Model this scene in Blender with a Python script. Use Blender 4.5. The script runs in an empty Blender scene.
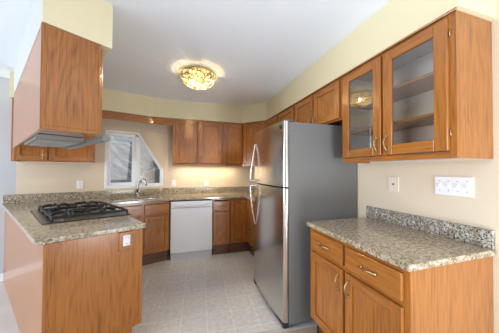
import bpy, bmesh, math, random
from mathutils import Vector, Matrix, Euler
random.seed(7)
S = bpy.context.scene
COL = S.collection
R = math.radians
PI = math.pi

# ------------------------------------------------------------------ camera, world, lights, exposure
HC = 1.3287
YAW, PITCH, ROLL, FPX = 0.3014, 0.0163, -0.0043, 212.0056
cam_d = bpy.data.cameras.new('camera')
cam = bpy.data.objects.new('camera', cam_d)
COL.objects.link(cam)
S.camera = cam
cam_d.sensor_fit = 'HORIZONTAL'
cam_d.sensor_width = 36.0
cam_d.lens = 36.0 * FPX / 499.0
cam_d.clip_start = 0.05
cam.location = (0, 0, HC)
_f = Vector((math.cos(PITCH) * math.sin(YAW), math.cos(PITCH) * math.cos(YAW), math.sin(PITCH)))
_r = Vector((math.cos(YAW), -math.sin(YAW), 0))
_u = _r.cross(_f)
_r2 = math.cos(ROLL) * _r + math.sin(ROLL) * -_u
_u2 = math.cos(ROLL) * _u + math.sin(ROLL) * _r
m = Matrix((_r2, _u2, -_f)).transposed()
cam.rotation_euler = m.to_euler()

W = bpy.data.worlds.new('overcast_sky')
S.world = W
W.use_nodes = True
W.node_tree.nodes['Background'].inputs[0].default_value = (0.86, 0.92, 1.0, 1)
W.node_tree.nodes['Background'].inputs[1].default_value = 0.40

def area(name, loc, target, sx, sy, power, color):
    d = bpy.data.lights.new(name, 'AREA')
    d.shape = 'RECTANGLE'; d.size = sx; d.size_y = sy; d.energy = power; d.color = color
    o = bpy.data.objects.new(name, d); COL.objects.link(o)
    o.location = loc
    v = Vector(target) - Vector(loc)
    o.rotation_euler = v.to_track_quat('-Z', 'Y').to_euler()
    return o
area('daylight_behind', (0.9, -1.9, 1.75), (0.9, 3.0, 1.0), 1.6, 1.7, 7, (1.0, 0.97, 0.93))
area('daylight_dining', (-5.6, 0.2, 1.40), (0.3, 2.2, 1.55), 4.0, 2.0, 178, (0.90, 0.95, 1.0))
area('ceiling_fill', (1.10, -0.9, 0.45), (0.95, 0.1, 2.43), 0.6, 0.6, 34, (0.84, 0.92, 1.0))  # added fill light, aimed up to brighten the ceiling
area('under_cabinet_glow', (0.40, 3.72, 1.385), (0.40, 3.72, 0.0), 1.0, 0.06, 3.2, (1.0, 0.80, 0.52))

S.view_settings.view_transform = 'Standard'
S.view_settings.look = 'None'
S.view_settings.gamma = 1.0
S.view_settings.use_curve_mapping = False
S.view_settings.exposure = 0.66

# ------------------------------------------------------------------ materials
def new_mat(name):
    mt = bpy.data.materials.new(name); mt.use_nodes = True
    nt = mt.node_tree
    return mt, nt, nt.nodes['Principled BSDF']
def nd(nt, t, **kw):
    n = nt.nodes.new(t)
    for k, v in kw.items(): setattr(n, k, v)
    return n
def ramp(nt, stops):
    n = nt.nodes.new('ShaderNodeValToRGB')
    while len(n.color_ramp.elements) < len(stops): n.color_ramp.elements.new(0.5)
    for e, (p, c) in zip(n.color_ramp.elements, stops):
        e.position = p; e.color = (*c, 1)
    return n
def plain(name, col, rough=0.5, metal=0.0, spec=0.5, coat=0.0, noise=0.0):
    mt, nt, b = new_mat(name)
    b.inputs['Base Color'].default_value = (*col, 1)
    b.inputs['Roughness'].default_value = rough
    b.inputs['Metallic'].default_value = metal
    b.inputs['Specular IOR Level'].default_value = spec
    b.inputs['Coat Weight'].default_value = coat
    if noise:
        tc = nd(nt, 'ShaderNodeTexCoord'); nz = nd(nt, 'ShaderNodeTexNoise')
        nz.inputs['Scale'].default_value = 3.0
        nt.links.new(tc.outputs['Object'], nz.inputs['Vector'])
        rp = ramp(nt, [(0.3, tuple(c * (1 - noise) for c in col)), (0.7, tuple(min(1, c * (1 + noise)) for c in col))])
        nt.links.new(nz.outputs['Fac'], rp.inputs[0])
        nt.links.new(rp.outputs[0], b.inputs['Base Color'])
    return mt
def paint(name, col, rough=0.7):
    mt, nt, b = new_mat(name)
    tc = nd(nt, 'ShaderNodeTexCoord'); nz = nd(nt, 'ShaderNodeTexNoise')
    nz.inputs['Scale'].default_value = 160.0
    nt.links.new(tc.outputs['Object'], nz.inputs['Vector'])
    bp = nd(nt, 'ShaderNodeBump'); bp.inputs['Strength'].default_value = 0.06; bp.inputs['Distance'].default_value = 0.002
    nt.links.new(nz.outputs['Fac'], bp.inputs['Height'])
    nt.links.new(bp.outputs[0], b.inputs['Normal'])
    b.inputs['Base Color'].default_value = (*col, 1)
    b.inputs['Roughness'].default_value = rough
    b.inputs['Specular IOR Level'].default_value = 0.3
    return mt
def oak(name, axis, light=(0.43, 0.160, 0.030), dark=(0.185, 0.059, 0.011), rough=0.26):
    """axis: direction of the grain in the object's own frame"""
    mt, nt, b = new_mat(name)
    tc = nd(nt, 'ShaderNodeTexCoord'); oi = nd(nt, 'ShaderNodeObjectInfo')
    mul = nd(nt, 'ShaderNodeMath', operation='MULTIPLY'); mul.inputs[1].default_value = 23.0
    nt.links.new(oi.outputs['Random'], mul.inputs[0])
    add = nd(nt, 'ShaderNodeVectorMath', operation='ADD')
    nt.links.new(tc.outputs['Object'], add.inputs[0]); nt.links.new(mul.outputs[0], add.inputs[1])
    def mapped(across, along):
        mp = nd(nt, 'ShaderNodeMapping')
        sc = [across] * 3; sc['xyz'.index(axis)] = along
        mp.inputs['Scale'].default_value = sc
        nt.links.new(add.outputs[0], mp.inputs['Vector'])
        return mp
    big = nd(nt, 'ShaderNodeTexNoise'); big.inputs['Scale'].default_value = 1.0; big.inputs['Detail'].default_value = 2.0
    nt.links.new(mapped(5.5, 0.9).outputs[0], big.inputs['Vector'])
    ring = nd(nt, 'ShaderNodeMath', operation='MULTIPLY'); ring.inputs[1].default_value = 85.0
    nt.links.new(big.outputs['Fac'], ring.inputs[0])
    sn = nd(nt, 'ShaderNodeMath', operation='SINE'); nt.links.new(ring.outputs[0], sn.inputs[0])
    fine = nd(nt, 'ShaderNodeTexNoise'); fine.inputs['Scale'].default_value = 1.0; fine.inputs['Detail'].default_value = 3.0
    nt.links.new(mapped(135.0, 5.0).outputs[0], fine.inputs['Vector'])
    broad = nd(nt, 'ShaderNodeTexNoise'); broad.inputs['Scale'].default_value = 1.0
    nt.links.new(mapped(9.0, 0.6).outputs[0], broad.inputs['Vector'])
    a1 = nd(nt, 'ShaderNodeMath', operation='MULTIPLY_ADD'); a1.inputs[1].default_value = 0.055; a1.inputs[2].default_value = 0.0
    nt.links.new(sn.outputs[0], a1.inputs[0])
    a2 = nd(nt, 'ShaderNodeMath', operation='MULTIPLY_ADD'); a2.inputs[1].default_value = 0.85
    nt.links.new(fine.outputs['Fac'], a2.inputs[0]); nt.links.new(a1.outputs[0], a2.inputs[2])
    a3 = nd(nt, 'ShaderNodeMath', operation='MULTIPLY_ADD'); a3.inputs[1].default_value = 0.25
    nt.links.new(broad.outputs['Fac'], a3.inputs[0]); nt.links.new(a2.outputs[0], a3.inputs[2])
    rp = ramp(nt, [(0.27, dark), (0.56, tuple((l * 0.75 + d * 0.25) for l, d in zip(light, dark))), (0.80, light)])
    nt.links.new(a3.outputs[0], rp.inputs[0])
    nt.links.new(rp.outputs[0], b.inputs['Base Color'])
    b.inputs['Roughness'].default_value = rough
    b.inputs['Specular IOR Level'].default_value = 0.5
    b.inputs['Coat Weight'].default_value = 0.3; b.inputs['Coat Roughness'].default_value = 0.14
    bp = nd(nt, 'ShaderNodeBump'); bp.inputs['Strength'].default_value = 0.10; bp.inputs['Distance'].default_value = 0.001
    nt.links.new(fine.outputs['Fac'], bp.inputs['Height']); nt.links.new(bp.outputs[0], b.inputs['Normal'])
    return mt
def granite(name, base=(0.42, 0.35, 0.245), pale=(0.53, 0.46, 0.35), tan=(0.28, 0.20, 0.11), dark=(0.055, 0.05, 0.045), rough=0.12, amount=0.0):
    mt, nt, b = new_mat(name)
    tc = nd(nt, 'ShaderNodeTexCoord')
    def noise(scale, detail=3.0, off=0.0):
        n = nd(nt, 'ShaderNodeTexNoise'); n.inputs['Scale'].default_value = scale; n.inputs['Detail'].default_value = detail
        mp = nd(nt, 'ShaderNodeMapping'); mp.inputs['Location'].default_value = (off, off * 1.7, off * 0.6)
        nt.links.new(tc.outputs['Object'], mp.inputs['Vector']); nt.links.new(mp.outputs[0], n.inputs['Vector'])
        return n.outputs['Fac']
    r1 = ramp(nt, [(0.38, tan), (0.50, base), (0.64, pale)])
    nt.links.new(noise(46.0, 4.0), r1.inputs[0])
    def over(prev, fac, lo, hi, col):
        rr = ramp(nt, [(lo, (0, 0, 0)), (hi, (1, 1, 1))]); nt.links.new(fac, rr.inputs[0])
        mx = nd(nt, 'ShaderNodeMix', data_type='RGBA')
        nt.links.new(rr.outputs[0], mx.inputs['Factor']); nt.links.new(prev, mx.inputs['A'])
        mx.inputs['B'].default_value = (*col, 1)
        return mx.outputs['Result']
    c = over(r1.outputs[0], noise(85.0, 2.0, 3.1), 0.58 - amount, 0.66 - amount, (0.20, 0.18, 0.155))
    c = over(c, noise(105.0, 2.0, 7.7), 0.60 - amount, 0.65 - amount, dark)
    c = over(c, noise(120.0, 1.0, 12.0), 0.66, 0.72, (0.80, 0.77, 0.71))
    nt.links.new(c, b.inputs['Base Color'])
    b.inputs['Roughness'].default_value = rough
    return mt
def steel(name, col, rough, axis='z'):
    mt, nt, b = new_mat(name)
    tc = nd(nt, 'ShaderNodeTexCoord'); mp = nd(nt, 'ShaderNodeMapping')
    sc = [600.0, 600.0, 600.0]; sc['xyz'.index(axis)] = 4.0
    mp.inputs['Scale'].default_value = sc
    nz = nd(nt, 'ShaderNodeTexNoise'); nz.inputs['Scale'].default_value = 1.0
    nt.links.new(tc.outputs['Object'], mp.inputs['Vector']); nt.links.new(mp.outputs[0], nz.inputs['Vector'])
    bp = nd(nt, 'ShaderNodeBump'); bp.inputs['Strength'].default_value = 0.04; bp.inputs['Distance'].default_value = 0.0005
    nt.links.new(nz.outputs['Fac'], bp.inputs['Height']); nt.links.new(bp.outputs[0], b.inputs['Normal'])
    b.inputs['Base Color'].default_value = (*col, 1); b.inputs['Metallic'].default_value = 1.0
    b.inputs['Roughness'].default_value = rough
    return mt
def glass(name, tint=(1, 1, 1), ior=1.5):
    mt, nt, b = new_mat(name)
    nt.nodes.remove(b)
    out = nt.nodes['Material Output']
    tr = nd(nt, 'ShaderNodeBsdfTransparent'); tr.inputs[0].default_value = (*tint, 1)
    gl = nd(nt, 'ShaderNodeBsdfGlossy'); gl.inputs['Roughness'].default_value = 0.01
    lw = nd(nt, 'ShaderNodeLayerWeight'); lw.inputs['Blend'].default_value = 0.5
    pw = nd(nt, 'ShaderNodeMath', operation='POWER'); pw.inputs[1].default_value = 5.0
    nt.links.new(lw.outputs['Facing'], pw.inputs[0])
    fr = nd(nt, 'ShaderNodeMath', operation='MULTIPLY_ADD'); fr.inputs[1].default_value = 0.84; fr.inputs[2].default_value = 0.16
    nt.links.new(pw.outputs[0], fr.inputs[0])
    mx = nd(nt, 'ShaderNodeMixShader')
    nt.links.new(fr.outputs[0], mx.inputs[0]); nt.links.new(tr.outputs[0], mx.inputs[1]); nt.links.new(gl.outputs[0], mx.inputs[2])
    nt.links.new(mx.outputs[0], out.inputs['Surface'])
    return mt
def vinyl_tile(name):
    mt, nt, b = new_mat(name)
    tc = nd(nt, 'ShaderNodeTexCoord'); mp = nd(nt, 'ShaderNodeMapping')
    mp.inputs['Rotation'].default_value = (0, 0, R(4)); mp.inputs['Location'].default_value = (-0.075, 0.0, 0)
    nt.links.new(tc.outputs['Object'], mp.inputs['Vector'])
    br = nd(nt, 'ShaderNodeTexBrick'); br.offset = 0.0; br.squash = 1.0
    br.inputs['Scale'].default_value = 1.0
    br.inputs['Brick Width'].default_value = 0.222; br.inputs['Row Height'].default_value = 0.222
    br.inputs['Mortar Size'].default_value = 0.0042; br.inputs['Mortar Smooth'].default_value = 0.5
    br.inputs['Bias'].default_value = 0.0
    br.inputs['Color1'].default_value = (0.68, 0.68, 0.68, 1); br.inputs['Color2'].default_value = (0.72, 0.72, 0.72, 1)
    br.inputs['Mortar'].default_value = (0.86, 0.86, 0.85, 1)
    nt.links.new(mp.outputs[0], br.inputs['Vector'])
    nz = nd(nt, 'ShaderNodeTexNoise'); nz.inputs['Scale'].default_value = 26.0; nz.inputs['Detail'].default_value = 5.0
    nt.links.new(tc.outputs['Object'], nz.inputs['Vector'])
    rp = ramp(nt, [(0.3, (0.80, 0.80, 0.81)), (0.7, (1.0, 1.0, 0.99))]); nt.links.new(nz.outputs['Fac'], rp.inputs[0])
    mx = nd(nt, 'ShaderNodeMix', data_type='RGBA', blend_type='MULTIPLY'); mx.inputs['Factor'].default_value = 1.0
    nt.links.new(br.outputs['Color'], mx.inputs['A']); nt.links.new(rp.outputs[0], mx.inputs['B'])
    nt.links.new(mx.outputs['Result'], b.inputs['Base Color'])
    b.inputs['Roughness'].default_value = 0.38
    return mt

M = {}
M['wall'] = paint('beige_paint', (0.69, 0.59, 0.455))
M['soffit'] = paint('cream_paint', (0.77, 0.70, 0.48))  # cream, yellowed so the colour carries the lamp's warmth on the back soffit
M['white'] = paint('white_daylit_paint', (0.50, 0.52, 0.55))
M['ceil'] = paint('ceiling_paint', (0.83, 0.89, 0.97), 0.8)
M['oak'] = oak('oak_upright_grain', 'z')
M['oakh'] = oak('oak_level_grain', 'x')
M['oakin'] = plain('pale_melamine', (0.80, 0.75, 0.67), 0.5, noise=0.05)
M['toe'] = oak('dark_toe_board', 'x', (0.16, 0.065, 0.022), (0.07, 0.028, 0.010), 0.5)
M['granite'] = granite('speckled_granite')
M['granite_b'] = granite('busy_granite', (0.38, 0.34, 0.285), (0.56, 0.53, 0.47), (0.25, 0.20, 0.15), dark=(0.04, 0.038, 0.036), amount=0.05, rough=0.2)
M['granite_c'] = granite('brown_granite', (0.36, 0.30, 0.21), (0.52, 0.46, 0.35), (0.22, 0.16, 0.095), dark=(0.04, 0.036, 0.032), amount=0.02, rough=0.2)
M['brass'] = plain('aged_brass', (0.50, 0.37, 0.20), 0.30, 1.0)
M['door_steel'] = steel('brushed_stainless', (0.60, 0.58, 0.56), 0.20)
M['handle_steel'] = steel('satin_handle', (0.78, 0.76, 0.74), 0.25)
M['steel'] = steel('plain_stainless', (0.62, 0.62, 0.62), 0.25, 'x')
M['fridge_side'] = plain('grey_enamel', (0.185, 0.182, 0.178), 0.42)
M['dull_steel'] = steel('dull_stainless', (0.34, 0.34, 0.34), 0.35, 'x')
M['black'] = plain('black_iron', (0.009, 0.009, 0.010), 0.5)
M['dark'] = plain('dark_rubber', (0.02, 0.02, 0.02), 0.7)
M['white_enamel'] = plain('white_enamel', (0.74, 0.76, 0.80), 0.3)
M['grey_enamel'] = plain('pale_grey_enamel', (0.52, 0.53, 0.55), 0.4)
M['vinyl'] = plain('white_vinyl', (0.80, 0.84, 0.90), 0.4)
M['plate'] = plain('white_plastic', (0.82, 0.83, 0.85), 0.35)
M['ivory'] = plain('ivory_plastic', (0.74, 0.66, 0.54), 0.4)
M['chrome'] = plain('faucet_metal', (0.30, 0.30, 0.31), 0.2, 1.0)
M['hood'] = plain('hood_metal', (0.20, 0.205, 0.21), 0.35, 0.5)
M['hood_grey'] = plain('hood_filter_grey', (0.36, 0.37, 0.37), 0.5)
M['glass'] = glass('cabinet_glass', (0.97, 0.98, 0.98), 1.55)
M['window_glass'] = glass('window_glass', (0.92, 0.94, 0.96), 1.45)
M['tile'] = vinyl_tile('pale_vinyl_tile')
M['carpet'] = plain('pale_carpet', (0.60, 0.585, 0.565), 0.9, noise=0.06)
M['tan_floor'] = plain('tan_floor', (0.50, 0.385, 0.29), 0.5, noise=0.08)
M['trimw'] = plain('threshold_grey', (0.50, 0.49, 0.47), 0.45)
M['snow'] = plain('snow', (0.46, 0.47, 0.51), 0.8, noise=0.2)
M['needles'] = plain('winter_needles', (0.25, 0.245, 0.235), 0.9, noise=0.6)
M['bark'] = plain('grey_bark', (0.10, 0.088, 0.080), 0.9, noise=0.4)
M['gold'] = plain('gilded_wire', (0.62, 0.45, 0.13), 0.25, 1.0)
def crystal():
    mt, nt, b = new_mat('lit_amber_crystal')
    tc = nd(nt, 'ShaderNodeTexCoord'); v = nd(nt, 'ShaderNodeTexVoronoi'); v.inputs['Scale'].default_value = 42.0
    nt.links.new(tc.outputs['Object'], v.inputs['Vector'])
    sp = nd(nt, 'ShaderNodeSeparateColor'); nt.links.new(v.outputs['Color'], sp.inputs[0])
    rp = ramp(nt, [(0.0, (0.10, 0.085, 0.03)), (0.35, (0.36, 0.29, 0.09)), (0.60, (0.80, 0.74, 0.48)), (1.0, (0.95, 0.93, 0.85))])
    nt.links.new(sp.outputs[0], rp.inputs[0])
    nt.links.new(rp.outputs[0], b.inputs['Base Color']); nt.links.new(rp.outputs[0], b.inputs['Emission Color'])
    b.inputs['Emission Strength'].default_value = 0.22
    b.inputs['Roughness'].default_value = 0.08
    return mt
M['crystal'] = crystal()
def bulb():
    mt, nt, b = new_mat('lit_bulb')
    b.inputs['Emission Color'].default_value = (1.0, 0.85, 0.6, 1); b.inputs['Emission Strength'].default_value = 0.8
    return mt
M['bulb'] = bulb()

# ------------------------------------------------------------------ mesh helpers
class MB:
    def __init__(s): s.v = []; s.f = []; s.mi = []; s.sm = []
    def add(s, vs, fs, mi=0, smooth=False):
        o = len(s.v); s.v += [tuple(v) for v in vs]
        for f in fs:
            s.f.append(tuple(i + o for i in f)); s.mi.append(mi); s.sm.append(smooth)
        return s
    def box(s, x0, x1, y0, y1, z0, z1, mi=0):
        x0, x1 = min(x0, x1), max(x0, x1); y0, y1 = min(y0, y1), max(y0, y1); z0, z1 = min(z0, z1), max(z0, z1)
        vs = [(x, y, z) for z in (z0, z1) for x, y in ((x0, y0), (x1, y0), (x1, y1), (x0, y1))]
        return s.add(vs, [(3, 2, 1, 0), (4, 5, 6, 7), (0, 1, 5, 4), (1, 2, 6, 5), (2, 3, 7, 6), (3, 0, 4, 7)], mi)
    def prism(s, poly, z0, z1, mi=0, side_mi=None, cap=True):
        a = sum(poly[i][0] * poly[(i + 1) % len(poly)][1] - poly[(i + 1) % len(poly)][0] * poly[i][1] for i in range(len(poly)))
        side_mi = dict(side_mi or {})
        n = len(poly)
        if a < 0:
            poly = poly[::-1]
            side_mi = {(n - 2 - k) % n: v for k, v in side_mi.items()}
        vs = [(x, y, z0) for x, y in poly] + [(x, y, z1) for x, y in poly]
        o = len(s.v); s.v += vs
        if cap:
            s.f.append(tuple(o + i for i in range(n))[::-1]); s.mi.append(mi); s.sm.append(False)
            s.f.append(tuple(o + n + i for i in range(n))); s.mi.append(mi); s.sm.append(False)
        for i in range(n):
            j = (i + 1) % n
            s.f.append((o + i, o + j, o + n + j, o + n + i)); s.mi.append(side_mi.get(i, mi)); s.sm.append(False)
        return s
    def yprism(s, poly_xz, y0, y1, mi=0):
        """polygon in x,z pushed along y"""
        n = len(poly_xz)
        vs = [(x, y0, z) for x, z in poly_xz] + [(x, y1, z) for x, z in poly_xz]
        fs = [tuple(range(n)), tuple(range(n, 2 * n))[::-1]] + [((i + 1) % n, i, n + i, n + (i + 1) % n) for i in range(n)]
        return s.add(vs, fs, mi)
    def tube(s, pts, r, n=8, mi=0, caps=True):
        pts = [Vector(p) for p in pts]
        rs = r if isinstance(r, (list, tuple)) else [r] * len(pts)
        rings = []; t0 = None; nrm = None
        for i, p in enumerate(pts):
            t = (pts[min(i + 1, len(pts) - 1)] - pts[max(i - 1, 0)]).normalized()
            if nrm is None:
                nrm = t.orthogonal().normalized()
            else:
                nrm = (nrm - t * nrm.dot(t))
                nrm = nrm.normalized() if nrm.length > 1e-6 else t.orthogonal().normalized()
            b = t.cross(nrm)
            rings.append([p + rs[i] * (math.cos(2 * PI * k / n) * nrm + math.sin(2 * PI * k / n) * b) for k in range(n)])
        vs = [v for rg in rings for v in rg]
        fs = [(i * n + k, i * n + (k + 1) % n, (i + 1) * n + (k + 1) % n, (i + 1) * n + k) for i in range(len(pts) - 1) for k in range(n)]
        if caps: fs += [tuple(range(n))[::-1], tuple((len(pts) - 1) * n + k for k in range(n))]
        return s.add(vs, fs, mi, True)
    def lathe(s, prof, c=(0, 0, 0), n=24, mi=0):
        vs = []; 
        for r, z in prof:
            for k in range(n):
                a = 2 * PI * k / n
                vs.append((c[0] + r * math.cos(a), c[1] + r * math.sin(a), c[2] + z))
        fs = [(i * n + k, i * n + (k + 1) % n, (i + 1) * n + (k + 1) % n, (i + 1) * n + k) for i in range(len(prof) - 1) for k in range(n)]
        return s.add(vs, fs, mi, True)
    def build(s, name, mats, parent=None, bevel=0.0, seg=2, loc=None, rotz=0.0, fix=True):
        me = bpy.data.meshes.new(name)
        me.from_pydata(s.v, [], s.f)
        mats = mats if isinstance(mats, (list, tuple)) else [mats]
        for mt in mats: me.materials.append(M[mt] if isinstance(mt, str) else mt)
        for p, mi, sm in zip(me.polygons, s.mi, s.sm):
            p.material_index = mi; p.use_smooth = sm
        if fix:
            bm = bmesh.new(); bm.from_mesh(me)
            bmesh.ops.recalc_face_normals(bm, faces=bm.faces)
            bm.to_mesh(me); bm.free()
        o = bpy.data.objects.new(name, me); COL.objects.link(o)
        if parent: o.parent = parent
        if loc: o.location = loc
        if rotz: o.rotation_euler = (0, 0, rotz)
        if bevel:
            b = o.modifiers.new('bevel', 'BEVEL'); b.width = bevel; b.segments = seg; b.limit_method = 'ANGLE'; b.angle_limit = R(40)
        return o
def tag(o, label, cat, group=None):
    o['label'] = label; o['category'] = cat
    if group: o['group'] = group
    return o
def thing(name, label, cat, loc=(0, 0, 0), rotz=0.0, group=None):
    o = bpy.data.objects.new(name, None); COL.objects.link(o)
    o.empty_display_size = 0.1
    o.location = loc; o.rotation_euler = (0, 0, rotz)
    return tag(o, label, cat, group)
def struct(o, label=None):
    o['kind'] = 'structure'
    if label: o['label'] = label
    return o
def lerp(a, b, t): return tuple(x + (y - x) * t for x, y in zip(a, b))

# ------------------------------------------------------------------ plan of the room
XW = 1.578; YW = 3.87; SL = 0.33; ANG = math.atan(SL)
CA, SA = math.cos(ANG), math.sin(ANG)
KW = (-0.30, YW)                       # bend of the wall
KS = (-0.45, 3.525)                    # bend of the soffit / valance
KB = (-0.206, 3.29)                    # bend of the base cabinets
ZC = 2.428; ZT = 2.132; ZU = 1.393; ZK = 0.914; ZS = 0.882
def wl(x): return KW[1] + SL * (x - KW[0])
def sl(x): return KS[1] + SL * (x - KS[0])
def bl(x): return KB[1] + SL * (x - KB[0])
RW = (-PI / 2)                         # rotation of things on the right wall

# floor
def fl(x): return 1.640 - 0.10 * (x - 0.6)
pen_left = [(-0.785, 1.565), (-2.065, 3.35)]
struct(MB().prism([(-0.785, fl(-0.785)), (XW + 0.1, fl(XW + 0.1)), (XW + 0.1, 4.0), (-2.4, 4.0), (-2.065, 3.35), (-0.785, 1.79)], -0.05, 0.0).build('floor', 'tile'), 'pale grey square vinyl tile kitchen floor')
struct(MB().prism([(-0.785, -2.5), (XW + 0.1, -2.5), (XW + 0.1, fl(XW + 0.1)), (-0.785, fl(-0.785))], -0.05, 0.0).build('floor', 'tan_floor'), 'tan floor in front of the refrigerator')
struct(MB().prism([(-0.785, -2.5), (-0.785, 1.79), (-2.065, 3.35), (-2.4, 4.0), (-4.6, 4.0), (-4.6, -2.5)], -0.05, 0.0).build('floor', 'carpet'), 'pale carpeted floor beyond the peninsula')
a0, a1 = (-0.4, fl(-0.4)), (XW, fl(XW))
struct(MB().prism([(a0[0], a0[1] - 0.014), (a1[0], a1[1] - 0.014), (a1[0], a1[1] + 0.014), (a0[0], a0[1] + 0.014)], 0.0, 0.005).build('trim_1', 'trimw', bevel=0.002), 'floor threshold strip')
struct(MB().box(-4.6, XW + 0.1, -2.5, 4.2, ZC, ZC + 0.08).build('ceiling', 'ceil'))
struct(MB().box(XW, XW + 0.1, -0.9, YW + 0.1, 0, ZC).build('wall_right', 'wall'))
struct(MB().prism([(KW[0], YW), (XW, YW), (XW, YW + 0.1), (KW[0] - 0.02, YW + 0.1)], 0, ZC).build('wall_back', 'wall'))

# angled wall with the cut for the window (local x runs along the wall, 0 at the bend)
WIN = [(-0.850, 1.047), (-0.030, 1.047), (-0.030, 1.335), (-0.405, 1.912), (-0.850, 1.912)]
WX0 = -(1.955 - 0.30) / CA
def holed(outer, hole, y0, y1):
    bm = bmesh.new()
    ring = []
    for pl in (outer, hole):
        vs = [bm.verts.new((x, y0, z)) for x, z in pl]
        ring += [bm.edges.new((vs[i], vs[(i + 1) % len(vs)])) for i in range(len(vs))]
    bmesh.ops.triangle_fill(bm, edges=ring, use_beauty=True)
    r = bmesh.ops.extrude_face_region(bm, geom=bm.faces[:])
    bmesh.ops.translate(bm, verts=[e for e in r['geom'] if isinstance(e, bmesh.types.BMVert)], vec=(0, y1 - y0, 0))
    bmesh.ops.recalc_face_normals(bm, faces=bm.faces)
    return bm
def from_bm(name, bm, mat, parent=None, loc=None, rotz=0):
    me = bpy.data.meshes.new(name); bm.to_mesh(me); bm.free()
    me.materials.append(M[mat]); o = bpy.data.objects.new(name, me); COL.objects.link(o)
    if parent: o.parent = parent
    if loc: o.location = loc
    o.rotation_euler = (0, 0, rotz)
    return o
struct(from_bm('wall_window', holed([(WX0, 0), (0, 0), (0, ZC), (WX0, ZC)], WIN, 0.0, 0.12), 'wall', None, (KW[0], KW[1], 0), ANG))
struct(MB().box(-2.7, WX0, 0, 0.12, 0, ZC).build('wall_left', 'white', None, 0, 2, (KW[0], KW[1], 0), ANG))  # same wall beyond the window, daylight's paleness put into its colour
struct(MB().box(-2.7, WX0 + 0.01, -0.014, 0, 0, 0.09).build('baseboard_left', 'vinyl', None, 0.003, 2, (KW[0], KW[1], 0), ANG))

# soffit over the wall cabinets
n = (-SA, CA)
XL = -1.868
soff = MB()
back_left = (XL + n[0] * 0.30, sl(XL) + n[1] * 0.30)
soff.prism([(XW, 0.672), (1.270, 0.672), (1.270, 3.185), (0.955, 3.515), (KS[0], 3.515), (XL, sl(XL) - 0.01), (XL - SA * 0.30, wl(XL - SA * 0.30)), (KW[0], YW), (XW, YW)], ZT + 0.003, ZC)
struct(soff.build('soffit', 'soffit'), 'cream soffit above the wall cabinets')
struct(MB().tube([(1.268, 0.68, ZT - 0.004), (1.268, 3.185, ZT - 0.004)], 0.005, 6).build('trim_2', 'oakh'), 'oak bead under the right soffit')

# ------------------------------------------------------------------ cabinet makers (local: x along the front, y into the depth, z up; front frame at y = 0)
def pull(parent, x, z, length=0.095, y=-0.02, level=False):
    h = length / 2
    mb = MB()
    pts = []
    for i in range(9):
        t = -1 + i / 4.0
        pts.append((t * h * 0.92, y - 0.012 - 0.018 * (1 - t * t), 0.0 if not level else 0.004 * math.sin(t * PI)))
    conv = (lambda p: (x + p[0], p[1], z + p[2])) if level else (lambda p: (x, p[1], z + p[0]))
    mb.tube([conv(p) for p in pts], [0.0054, 0.0042, 0.0035, 0.0040, 0.0048, 0.0040, 0.0035, 0.0042, 0.0054], 8)
    for e in (-1, 1):
        c = conv((e * h * 0.92, 0, 0))
        mb.tube([(c[0], y + 0.001, c[2]), (c[0], y - 0.006, c[2]), (c[0], y - 0.016, c[2])], [0.009, 0.0065, 0.0085], 8)
    return mb.build('handle', 'brass', parent)
def panel_door(root, x0, x1, z0, z1, handle=None, fw=0.055, glazed=False, name='door', y=-0.02):
    mb = MB()
    mb.box(x0, x0 + fw, y, 0, z0, z1, 0).box(x1 - fw, x1, y, 0, z0, z1, 0)
    mb.box(x0 + fw, x1 - fw, y, 0, z0, z0 + fw, 1).box(x0 + fw, x1 - fw, y, 0, z1 - fw, z1, 1)
    if not glazed:
        mb.box(x0 + fw - 0.004, x1 - fw + 0.004, y + 0.0115, -0.002, z0 + fw - 0.004, z1 - fw + 0.004, 0)
    d = mb.build(name, ['oak', 'oakh'], root, 0.0035, 2)
    if glazed:
        g = MB().box(x0 + fw - 0.006, x1 - fw + 0.006, y + 0.008, y + 0.012, z0 + fw - 0.006, z1 - fw + 0.006).build('glass_pane', 'glass', d)
        g['label'] = 'clear glass pane'
    if handle: pull(d, handle[0], handle[1], y=y)
    return d
def drawer(root, x0, x1, z0, z1, handle=True, y=-0.02):
    d = MB().box(x0, x1, y, 0, z0, z1).build('drawer_front', 'oakh', root, 0.005, 3)
    if handle: pull(d, (x0 + x1) / 2, (z0 + z1) / 2, 0.10, y, True)
    return d
def face_frame(root, w, z0, z1, uprights=(), rails=(), sw=0.035):
    """oak frame, 18 mm thick, around the front of the case"""
    mb = MB()
    mb.box(0, sw, 0, 0.018, z0, z1, 0).box(w - sw, w, 0, 0.018, z0, z1, 0)
    mb.box(sw, w - sw, 0, 0.018, z0, z0 + sw, 1).box(sw, w - sw, 0, 0.018, z1 - sw, z1, 1)
    for c in uprights: mb.box(c - sw / 2, c + sw / 2, 0.0005, 0.018, z0 + sw, z1 - sw, 0)
    for c in rails: mb.box(sw, w - sw, 0.001, 0.018, c - sw / 2, c + sw / 2, 1)
    return mb.build('face_frame', ['oak', 'oakh'], root, 0.0015, 1)
def case(root, w, d, z0, z1, inside='oakin', t=0.016, top=True):
    mb = MB()
    mb.box(0, t / 2, 0.018, d, z0, z1, 0).box(w - t / 2, w, 0.018, d, z0, z1, 0)
    mb.box(t / 2, t, 0.018, d, z0 + 0.03, z1, 1).box(w - t, w - t / 2, 0.018, d, z0 + 0.03, z1, 1)
    mb.box(t, w - t, d - 0.008, d, z0, z1, 1)
    mb.box(t, w - t, 0.018, d - 0.008, z0 + 0.012, z0 + 0.012 + t, 2)
    if top: mb.box(t, w - t, 0.018, d - 0.008, z1 - t, z1, 2)
    return mb.build('case', ['oak', inside, 'oakh'], root, 0.001, 1)
def toe(root, w, d, h=0.165, rec=0.065):
    return MB().box(0.0, w, rec, rec + 0.016, 0, h).box(0, 0.016, rec, d, 0, h).box(w - 0.016, w, rec, d, 0, h).build('toe_kick', 'toe', root)

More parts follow.
